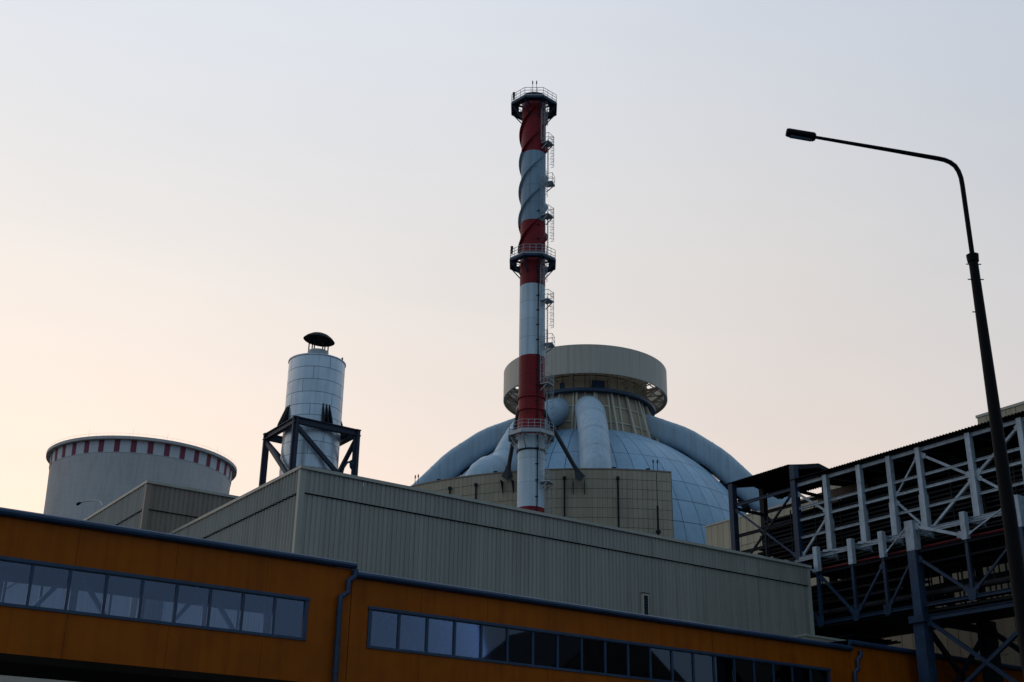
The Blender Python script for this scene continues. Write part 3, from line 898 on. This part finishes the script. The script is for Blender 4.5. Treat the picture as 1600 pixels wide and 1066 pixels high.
# ------------------------------------------------------------------ exhaust tank and its frame on the hall roof
TX, TY = 27.2, 57.35
tk = thing('exhaust_stack', 'fat silvery metal stack with a black rain hat on the hall roof', 'exhaust stack', (TX, TY, 18.44), R(-25.4))
zc = [18.44, 20.32, 21.04, 21.72, 23.36-0.7, 23.36, 24.06, 24.77, 25.48, 26.22]
zc = [18.44, 19.3, 20.0, 20.7, 21.4, 22.1, 22.8, 23.4, 24.08, 24.78, 25.48, 26.2]
zc = [z-18.44 for z in zc]
MB().lathe([(1.46, 0), (1.46, zc[-1]), (0.5, zc[-1]+0.12)], n=64).build('stack_core', M['dark'], tk, local=True)
for i in range(len(zc)-1):
    off = (i % 3)*31+random.uniform(-8, 8)
    me = MB().lathe([(1.45, zc[i]+0.012), (1.5, zc[i]+0.012), (1.5, zc[i+1]-0.012), (1.45, zc[i+1]-0.012)], a0=0.4, a1=89.6, n=14, closed=True).mesh('sheet', M['tank'])
    for k in range(4):
        link('sheet', me, tk, (0, 0, 0), R(off+90*k))
zt_ = zc[-1]
MB().lathe([(1.54, zt_-0.06), (1.54, zt_), (0.55, zt_+0.14), (0.55, zt_+0.10), (1.48, zt_-0.06)], n=64, closed=True).build('lid', M['tank'], tk, local=True)
MB().lathe([(0.50, zt_+0.08), (0.56, zt_+0.08), (0.56, zt_+0.66), (0.50, zt_+0.66)], n=40, closed=True).build('neck', M['galv'], tk, local=True)
hat = MB().lathe([(0.01, 0.42), (0.25, 0.40), (0.5, 0.30), (0.72, 0.15), (0.86, 0.0), (0.82, -0.03), (0.4, 0.02), (0.01, 0.03)], n=40).build('rain_hat', M['black'], tk, local=True)
hat.location = (0.0, 0, zt_+1.33)
hat.rotation_euler = (R(2), R(6), 0)
for a in (-75, -25, 25, 75, 140, 220):
    a_ = R(a); MB().tube([(0.53*math.sin(a_), -0.53*math.cos(a_), zt_+0.55), (0.53*math.sin(a_), -0.53*math.cos(a_), zt_+1.38)], 0.034, 6).build('hat_post', M['black'], tk, local=True)
MB().bar((-0.66, -0.3, zt_+0.1), (-0.5, -0.3, zt_+0.32), 0.2).build('lifting_lug', M['dark'], tk, local=True)
MB().bar((1.3, -0.7, zt_-0.05), (1.3, -0.7, zt_+0.16), 0.09).build('lifting_lug', M['dark'], tk, local=True)
# fins that rest on the frame
for base_a in (0, 90, 180, 270):
    for da_ in (-7, 0, 7):
        a = R(base_a+da_+25.4)
        er = Vector((math.sin(a), -math.cos(a), 0)); et = Vector((math.cos(a), math.sin(a), 0))
        pts = [er*1.49+Vector((0, 0, 22.35-18.44)), er*1.9+Vector((0, 0, 22.35-18.44)), er*1.86+Vector((0, 0, 22.5-18.44)), er*1.49+Vector((0, 0, 23.5-18.44))]
        vs = [p+et*0.03 for p in pts]+[p-et*0.03 for p in pts]
        MB().add(vs, [(0, 1, 2, 3), (7, 6, 5, 4), (0, 4, 5, 1), (1, 5, 6, 2), (2, 6, 7, 3), (3, 7, 4, 0)]).build('fin', M['dark'], tk, local=True)
FX0, FY0, FS = 25.45, 55.6, 3.5
sf = thing('support_tower', 'dark steel support tower of four braced legs around the silvery stack', 'frame', (FX0, FY0, 18.44))
cr = [(FX0, FY0), (FX0+FS, FY0), (FX0+FS, FY0+FS), (FX0, FY0+FS)]
DS = M['fr'] = mat('frame_steel', (0.03, 0.038, 0.06), 0.5, var=0.15, scale=2)
for x, y in cr:
    MB().bar((x, y, 18.44), (x, y, 22.0), 0.12, 0.34).bar((x, y, 18.44), (x, y, 22.0), 0.34, 0.12).build('leg', DS, sf)
    MB().box(x-0.28, x+0.28, y-0.28, y+0.28, 18.44, 18.5).build('base_plate', DS, sf)
for i in range(4):
    a, b = Vector(cr[i]+(22.16,)), Vector(cr[(i+1) % 4]+(22.16,))
    d = (b-a).normalized()*0.18
    MB().ibeam(a-d, b+d, 0.26, 0.34 if i % 2 == 0 else 0.33).build('top_beam', DS, sf)
for (i, j) in ((0, 1), (3, 0), (1, 2), (2, 3)):
    a, b = Vector(cr[i]+(21.9,)), Vector(cr[j]+(19.0,))
    if (i, j) == (2, 3): a, b = Vector(cr[3]+(21.9,)), Vector(cr[2]+(19.0,))
    MB().bar(a, b, 0.18, 0.2).build('brace', DS, sf)
gp = MB().tube([(28.15, 55.7, 18.44), (28.22, 55.7, 19.5), (28.36, 55.7, 20.2), (28.55, 55.7, 20.52), (28.78, 55.7, 20.6), (28.95, 55.7, 20.48)], 0.06, 8)
gp.tube([(28.72, 55.68, 20.66), (28.84, 55.68, 20.5), (28.88, 55.68, 20.3), (28.88, 55.68, 20.18)], [0.06, 0.17, 0.17, 0.08], 10)
o = gp.build('vent_pipe', M['steel'])
o['label'] = 'small blue gooseneck pipe beside the right leg of the steel frame'; o['category'] = 'pipe'

# small lamp on the brown hall's roof edge
fl = thing('roof_lamp', 'small curved lamp arm on the roof edge of the brown hall, before the cooling tower', 'lamp', (23.6, 80.2, 21.98))
MB().tube([(23.6, 80.2, 21.85), (23.6, 80.2, 22.6), (23.5, 80.6, 22.95), (23.2, 81.3, 23.1), (22.7, 82.2, 23.1)], 0.045, 8).build('arm', M['galv'], fl)
MB().tube([(22.78, 82.1, 23.1), (22.62, 82.35, 23.0), (22.57, 82.42, 22.92)], [0.05, 0.11, 0.06], 10).build('lamp_head', M['dark'], fl)

# ------------------------------------------------------------------ buildings behind the steel gallery
def panel_facade(t, x, y0, y1, z0, z1, step, course, m):
    """panelled wall facing -X"""
    n = round((y1-y0)/step); w = (y1-y0)/n
    nz = round((z1-z0)/course); h = (z1-z0)/nz
    me = MB().box(0, 0.1, 0.02, w-0.02, 0.02, h-0.02).mesh('wall_panel', m)
    for i in range(n):
        for j in range(nz):
            link('wall_panel', me, t, (x-t.location.x, y0+i*w-t.location.y, z0+j*h-t.location.z))
pb = thing('panelled_building', 'tall pale panelled building rising behind the right end of the steel trestle', 'building', (72, 20, 0))
MB().box(72.1, 95, 20, 47.84, 0, 29.9).build('wall_core', M['groove'], pb)
MB().box(71.95, 95, 19.95, 47.9, 29.9, 30.08).build('coping', M['trim'], pb)
panel_facade(pb, 72, 33.04, 47.84, 26.9, 29.9, 0.74, 3.0, M['annex'])
panel_facade(pb, 72, 33.04, 47.84, 8.9, 26.9, 0.74, 3.0, M['annex'])
MB().box(72.3, 90, 47.85, 62, 0, 28.7).build('wall_core', M['groove'], pb)
MB().box(72.15, 90, 47.91, 62, 28.7, 28.85).build('coping', M['trim'], pb)
panel_facade(pb, 72.2, 47.88, 61.52, 5.5, 28.6, 0.93, 2.9, M['annex'])
sb_ = thing('panelled_building', 'low pale panelled building between the dome and the steel canopy', 'building', (76.5, 62, 0))
MB().box(76.6, 92, 62, 79.3, 0, 29.2).build('wall_core', M['groove'], sb_)
MB().box(76.45, 92, 61.95, 79.36, 29.2, 29.35).build('coping', M['trim'], sb_)
panel_facade(sb_, 76.5, 62, 79.3, 19.4, 29.2, 0.72, 2.45, M['annex'])

bk = thing('stair_block', 'low beige block just above the gallery roof where the long hall ends', 'building', (56.2, 50.4, 0))
MB().box(56.2, 59.85, 50.4, 52.6, 0, 13.92).build('wall', M['annex'], bk)
MB().box(56.15, 59.9, 50.35, 52.65, 13.92, 14.05).build('coping', M['trim'], bk)

# hall behind the viewer's right shoulder, seen mirrored in the middle panes of the gallery
wk = thing('workshop_hall', 'dark gabled workshop mirrored in the middle panes of the orange gallery', 'building', (76, -8, 0))
MB().box(69, 84, -16, 1.0, 0, 17.6).build('wall', M['clad2'], wk)
MB().prism([(68.6, 17.6), (76.5, 23.5), (84.4, 17.6)], 'y', -16.4, 1.4).build('roof', M['roofing'], wk)
for k in range(4):
    f = MB().box(70.2+k*3.4, 72.4+k*3.4, 1.0, 1.06, 11.5, 14.5).build('window', M['blue'], wk)
    MB().box(70.32+k*3.4, 72.28+k*3.4, 1.062, 1.08, 11.62, 14.38).build('pane', M['joint'], f)

# ------------------------------------------------------------------ steel trestle
U0, U1, U2 = 60.0, 61.46, 66.0
BY = [52.4, 49.65, 47.3, 45.1, 41.55, 38.15, 34.75, 31.3]
ts = thing('steel_trestle', 'long open steel trestle with pale posts above and blue truss below', 'trestle', (U0, 45.1, 0))
Y0, Y1 = 30.6, 54.0
def roof_sheet(x0, z0, x1, z1, ya, yb, name='roof_sheet'):
    m = MB(); n = int((yb-ya)/0.05)
    vs = []; fs = []
    for i in range(n+1):
        y = ya+(yb-ya)*i/n
        dz = 0.04*math.sin(2*math.pi*y/0.22)
        vs += [(x0, y, z0+dz), (x1, y, z1+dz), (x1, y, z1+dz-0.03), (x0, y, z0+dz-0.03)]
    for i in range(n):
        a, b = 4*i, 4*i+4
        for j in range(4): fs.append((a+j, a+(j+1) % 4, b+(j+1) % 4, b+j))
    return m.add(vs, fs).build(name, M['sheet'], ts)
roof_sheet(61.05, 25.22, 66.9, 25.75, Y0, 53.2)
roof_sheet(61.30, 26.42, 63.9, 26.95, 55.35, 61.6)
roof_sheet(63.9, 26.95, 66.9, 26.35, 55.35, 61.6)
roof_sheet(61.2, 25.30, 66.9, 25.85, 53.2, 55.3)
# upper posts and rails
for y in BY:
    p = MB().box(U1-0.17, U1+0.17, y-0.16, y+0.16, 19.55, 25.02).build('post', M['pale'], ts)
    MB().box(U1-0.21, U1+0.21, y-0.2, y+0.2, 19.6, 22.1).build('splice_plate', M['pale'], p)
    MB().box(U2-0.17, U2+0.17, y-0.16, y+0.16, 15.3, 25.3).build('post', M['dark'], ts, label='rear post darkened in colour for its shade')  # rear posts are pale too, their unlit tone is put into the colour
    MB().bar((U1, y, 24.95), (U2, y, 25.35), 0.2, 0.26).build('rafter', M['steel'], ts)
for y in (55.07, 60.85):
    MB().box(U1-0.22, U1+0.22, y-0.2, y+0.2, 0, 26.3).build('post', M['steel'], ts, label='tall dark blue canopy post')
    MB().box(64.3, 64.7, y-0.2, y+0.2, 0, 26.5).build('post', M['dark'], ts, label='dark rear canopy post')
    MB().bar((U1, y, 26.2), (63.9, y, 26.75), 0.2, 0.3).build('rafter', M['dark'], ts)
    MB().bar((63.9, y, 26.75), (66.5, y, 26.25), 0.2, 0.3).build('rafter', M['dark'], ts)
def rail_y(x, z, ya, yb, w, h, m, name='rail'):
    return MB().ibeam((x, ya, z), (x, yb, z), w, h).build(name, m, ts)
for z, w in ((24.9, 0.22), (23.32, 0.16), (22.53, 0.16), (21.36, 0.16)):
    rail_y(U1+0.05, z, Y0, 55.0, 0.12, w, M['pale'], 'eaves_beam' if z > 24 else 'rail')
rail_y(U1+0.45, 23.45, Y0, 55.0, 0.12, 0.16, M['pale'])
rail_y(U1-0.02, 25.12, Y0, 55.0, 0.16, 0.10, M['dark'], 'purlin')
for z in (24.75, 23.3, 22.4, 21.2): rail_y(U2-0.05, z, Y0, 55.0, 0.12, 0.16, M['dark'])  # rear rails: pale paint coloured dark to stand for shade
for z, m in ((24.75, 'steel'), (22.55, 'dark'), (21.35, 'dark'), (20.0, 'dark')):
    rail_y(U1, z, 55.2, 60.8, 0.16, 0.2, M[m])
    rail_y(64.5, z, 55.2, 60.8, 0.14, 0.18, M['dark'])
MB().bar((U1, 60.85, 24.6), (64.5, 60.85, 24.6), 0.14, 0.2).build('tie_beam', M['dark'], ts)
MB().bar((U1, 55.07, 24.6), (64.5, 55.07, 24.6), 0.14, 0.2).build('tie_beam', M['dark'], ts)
def br(x, ya, za, yb, zb, w, m, name='brace'):
    d = Vector((0, yb-ya, zb-za)).normalized()
    for (yy, zz, sg) in ((ya, za, 1), (yb, zb, -1)):
        q = Vector((x-w*0.5-0.012, yy, zz))
        MB().bar(q+d*sg*-0.05, q+d*sg*0.38, 0.016, w*1.9, upv=tuple(Vector((1, 0, 0)).cross(d))).build('gusset', m, ts)
    return MB().bar((x, ya, za), (x, yb, zb), w, w*0.9).build(name, m, ts)
P_ = M['pale']
br(U1+0.1, 55.0, 24.4, 52.5, 22.6, 0.15, P_); br(U1+0.1, 52.5, 22.4, 55.0, 20.1, 0.15, P_)
br(U1+0.1, 47.2, 22.4, 45.2, 24.7, 0.10, P_); br(U1+0.1, 47.2, 22.2, 45.2, 20.1, 0.14, P_)
br(U1+0.1, 45.0, 24.6, 41.7, 22.5, 0.17, P_); br(U1+0.1, 41.6, 22.4, 45.0, 19.9, 0.17, P_)
br(U1+0.1, 41.4, 22.5, 38.2, 24.7, 0.17, P_); br(U1+0.1, 41.4, 22.4, 38.2, 20.0, 0.15, P_)
br(U1+0.1, 34.75, 24.7, 31.3, 20.0, 0.15, P_); br(U1+0.1, 34.75, 20.0, 31.3, 24.7, 0.15, P_)
# canopy bracing
br(U1, 60.6, 24.4, 55.3, 20.2, 0.13, M['steel']); br(U1, 55.3, 24.5, 60.6, 20.2, 0.13, M['dark'])
MB().bar((U1, 57.95, 20.0), (U1, 57.95, 22.5), 0.14).build('post', M['dark'], ts, label='short dark canopy post')
br(64.5, 60.6, 24.4, 55.3, 20.2, 0.13, M['dark']); br(64.5, 55.3, 24.4, 60.6, 20.2, 0.13, M['dark'])
# brackets along the outer edge
for i, y in enumerate(BY):
    main = i in (3, 5, 7)
    w = 0.29 if main else 0.165
    MB().box(U0-w, U0+w, y-w, y+w, 18.5, 20.25 if main else 20.08).build('bracket_post', M['pale'], ts)
    MB().ibeam((U0+w, y, 19.68), (U1+0.5, y, 19.68), 0.24, 0.34).build('bracket_beam', M['pale'], ts)
    MB().ibeam((U1+0.5, y, 19.30), (U2, y, 19.30), 0.24, 0.34).build('floor_beam', M['dark'], ts)
    if main:
        MB().box(U0-0.29, U0+0.29, y-0.28, y+0.28, 14.75, 18.5).build('column', M['steel'], ts)
        MB().box(U0-0.52, U0+0.52, y-0.52, y+0.52, 14.35, 14.75).build('column_cap', M['steel'], ts)
        MB().box(U0-0.36, U0+0.36, y-0.36, y+0.36, 0, 14.35).build('column', M['steel'], ts)
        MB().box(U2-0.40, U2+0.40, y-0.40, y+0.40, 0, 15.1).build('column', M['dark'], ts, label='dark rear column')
        MB().ibeam((U0, y, 14.6), (U2, y, 14.6), 0.3, 0.4).build('cross_beam', M['dark'], ts)
        MB().bar((U0+0.4, y, 14.2), (U2-0.4, y, 9.4), 0.24).build('brace', M['dark'], ts)
        MB().bar((U2-0.4, y, 14.2), (U0+0.4, y, 9.4), 0.24).build('brace', M['dark'], ts)
    else:
        MB().box(U0-0.095, U0+0.095, y-0.095, y+0.095, 15.4, 18.5).build('truss_post', M['steel'], ts)
    gz = MB()
    gz.add([(U0-0.13, y-0.30, 15.75), (U0-0.13, y+0.30, 15.75), (U0-0.13, y+0.24, 15.2), (U0-0.13, y, 15.08), (U0-0.13, y-0.24, 15.2)], [(0, 1, 2, 3, 4)])
    gz.add([(U0-0.11, y-0.30, 15.75), (U0-0.11, y+0.30, 15.75), (U0-0.11, y+0.24, 15.2), (U0-0.11, y, 15.08), (U0-0.11, y-0.24, 15.2)], [(4, 3, 2, 1, 0)])
    gz.build('gusset', M['steel'], ts)
rail_y(U0+0.75, 19.80, Y0, 54.5, 0.14, 0.20, M['pale'], 'edge_beam')
rail_y(U0+0.30, 19.55, Y0, 54.5, 0.10, 0.14, M['pale'], 'edge_beam')
rail_y(U0, 18.42, Y0, 54.6, 0.24, 0.16, M['dark'], 'top_chord')
rail_y(U0, 15.35, Y0, 54.6, 0.22, 0.20, M['steel'], 'bottom_chord')
rail_y(U2, 15.35, Y0, 61.0, 0.22, 0.20, M['dark'], 'bottom_chord')
MB().ibeam((U0, 45.1-0.4, 14.6), (U0, 31.3, 14.6), 0.26, 0.30).build('tie_beam', M['steel'], ts)
for i in range(len(BY)-1):     # plan bracing of the walkway edge, pale, and the truss diagonals
    pass
S_ = M['steel']
br(U0, 52.4, 18.5, 55.0, 19.6, 0.13, P_)
br(U0, 47.2, 18.7, 45.3, 20.1, 0.07, P_)
br(U0, 44.9, 19.95, 41.65, 18.75, 0.2, P_)
br(U0, 41.45, 18.75, 38.3, 20.1, 0.08, P_)
br(U0+0.6, 52.3, 19.9, 49.8, 19.62, 0.08, P_); br(U0+0.6, 49.5, 19.9, 47.4, 19.62, 0.08, P_)
br(U0, 52.2, 18.2, 49.8, 15.6, 0.16, S_); br(U0, 47.3, 18.2, 49.5, 15.6, 0.13, S_)
br(U0, 45.2, 18.2, 47.2, 15.6, 0.13, S_); br(U0, 44.9, 18.1, 41.7, 15.65, 0.18, S_)
br(U0, 38.3, 18.2, 41.4, 15.65, 0.13, S_); br(U0, 38.0, 18.1, 34.9, 15.65, 0.2, S_)
br(U0, 31.4, 18.1, 34.6, 15.65, 0.2, S_)
br(U0, 52.6, 15.6, 54.6, 17.6, 0.17, S_)
br(U0, 44.75, 14.5, 38.55, 9.7, 0.22, S_); br(U0+0.02, 38.55, 13.5, 44.75, 9.55, 0.22, S_)
br(U2, 44.75, 14.5, 38.55, 9.7, 0.3, M['dark']); br(U2+0.02, 38.55, 14.3, 44.75, 9.55, 0.3, M['dark'])
# decks (dark from below)
MB().box(60.5, 66.2, Y0, 54.8, 19.06, 19.12).build('deck', M['tray'], ts)
MB().box(60.2, 66.2, 46.5, 61.0, 15.15, 15.22).build('deck', M['tray'], ts)
MB().box(61.0, 66.0, Y0, 46.3, 15.15, 15.22).build('deck', M['tray'], ts)
MB().box(66.3, 66.38, Y0, 57.4, 24.3, 25.72).build('rear_cladding', M['clad2'], ts)
# cable trays stacked in tiers between the posts
def tray(x, z, ya, yb, w):
    m = MB()
    m.box(x-w/2, x+w/2, ya, yb, z, z+0.02)
    m.box(x-w/2-0.01, x-w/2+0.01, ya, yb, z-0.01, z+0.11)
    m.box(x+w/2-0.01, x+w/2+0.01, ya, yb, z-0.01, z+0.11)
    tr_ = m.build('cable_tray', M['tray'], ts)
    for k in range(2):
        xx = x-w/4+k*w/2
        pts = []; y = ya+0.05
        while y < yb-0.05:
            pts.append((xx+random.uniform(-0.05, 0.05), y, z+0.07+random.uniform(0, 0.03))); y += 3.0
        pts.append((xx, yb-0.05, z+0.07))
        MB().tube(pts, 0.05, 6).build('cable', M['black'], tr_)
for lv in range(13):
    z = 19.75+lv*0.29
    for cx_ in (62.6, 64.0, 65.3):
        if random.random() < (0.12 if cx_ < 63 else 0.38): continue
        tray(cx_+random.uniform(-0.08, 0.08), z+random.uniform(-0.03, 0.03), Y0+random.uniform(0, 0.8), 59.0+random.uniform(-0.6, 0.6), 0.75)
for lv in range(5):
    z = 15.6+lv*0.58
    for cx_ in (61.6, 63.4, 65.2):
        tray(cx_+random.uniform(-0.1, 0.1), z, Y0+random.uniform(0, 0.5) if (lv in (0, 4) and cx_ < 64) else 46.8+random.uniform(0, 1.5), 60.0+random.uniform(-0.5, 0.5), 0.9)
hm = MB()
for y in [31+2.1*k for k in range(14)]:
    for x in (62.1, 63.3, 64.7, 65.8):
        MB().bar((x, y, 15.3), (x, y, 23.6), 0.07).build('hanger', M['tray'], ts)
for lv in range(5):
    z = 12.6+lv*0.5
    for cx_ in (62.0, 63.6, 65.2):
        tray(cx_, z, 51.2, 61.0+random.uniform(-0.5, 0.5), 1.2)
for x, z, r in ((62.4, 17.9, 0.16), (64.2, 17.2, 0.22), (65.4, 18.3, 0.14), (61.2, 16.2, 0.18)):
    MB().tube([(x, Y0, z), (x, 60.5, z)], r, 10).build('pipe', M['tray'], ts)
MB().tube([(U0+0.42, Y0, 18.74), (U0+0.42, 54.6, 18.74)], 0.075, 10).build('pipe', M['redpipe'], ts, label='thin dark red pipe under the pale brackets')

# ------------------------------------------------------------------ street lamp
k13 = 13.0/11.0
def lp(x, y, z): return (x*k13, y*k13, 1.7+(z-1.7)*k13)
LB = Vector((9.24*k13, 5.96*k13, 0))
sl = thing('street_lamp', 'black street lamp with a long bent arm at the right', 'street lamp', LB)
hr = Vector((-rt.x, -rt.y, 0))
zcol = 7.72
def LP(s_, z): return LB+hr*s_+Vector((0, 0, z))
MB().tube([LP(0, 0), LP(0, 0.6), LP(0, 4.0), LP(0, zcol)], [0.110, 0.102, 0.076, 0.048], 20).build('pole', M['black'], sl)
MB().tube([LP(0, zcol-0.03), LP(0, zcol+0.05)], [0.060, 0.066], 16).build('collar', M['black'], sl)
arm = [LP(0, zcol), LP(0, 8.62)]
for sx, zx in ((0.004, 8.72), (0.02, 8.80), (0.05, 8.868), (0.10, 8.915), (0.16, 8.945), (0.23, 8.962), (0.69, 9.05), (1.62, 9.222)):
    arm.append(LP(sx, zx))
MB().tube(arm, [0.026]*(len(arm)-2)+[0.023, 0.018], 14).build('arm', M['black'], sl)
d_ = (Vector(arm[-1])-Vector(arm[-2])).normalized()
hd0 = Vector(arm[-1])-d_*0.05
m = MB()
m.tube([hd0, hd0+d_*0.02, hd0+d_*0.31, hd0+d_*0.33], [0.036, 0.052, 0.050, 0.040], 18)
lh = m.build('lamp_head', M['black'], sl)
MB().tube([hd0+d_*0.05+Vector((0, 0, -0.034)), hd0+d_*0.29+Vector((0, 0, -0.034))], 0.03, 10).build('lens', M['joint'], lh)
for z, a, b in ((zcol-0.06, -0.08, 0.08), (zcol-0.24, -0.085, 0.085), (zcol-0.62, 0.0, 0.085)):
    q = LP(0, z)
    MB().bar(q+hr*a, q+hr*b, 0.009).build('step_pin', M['black'], sl)
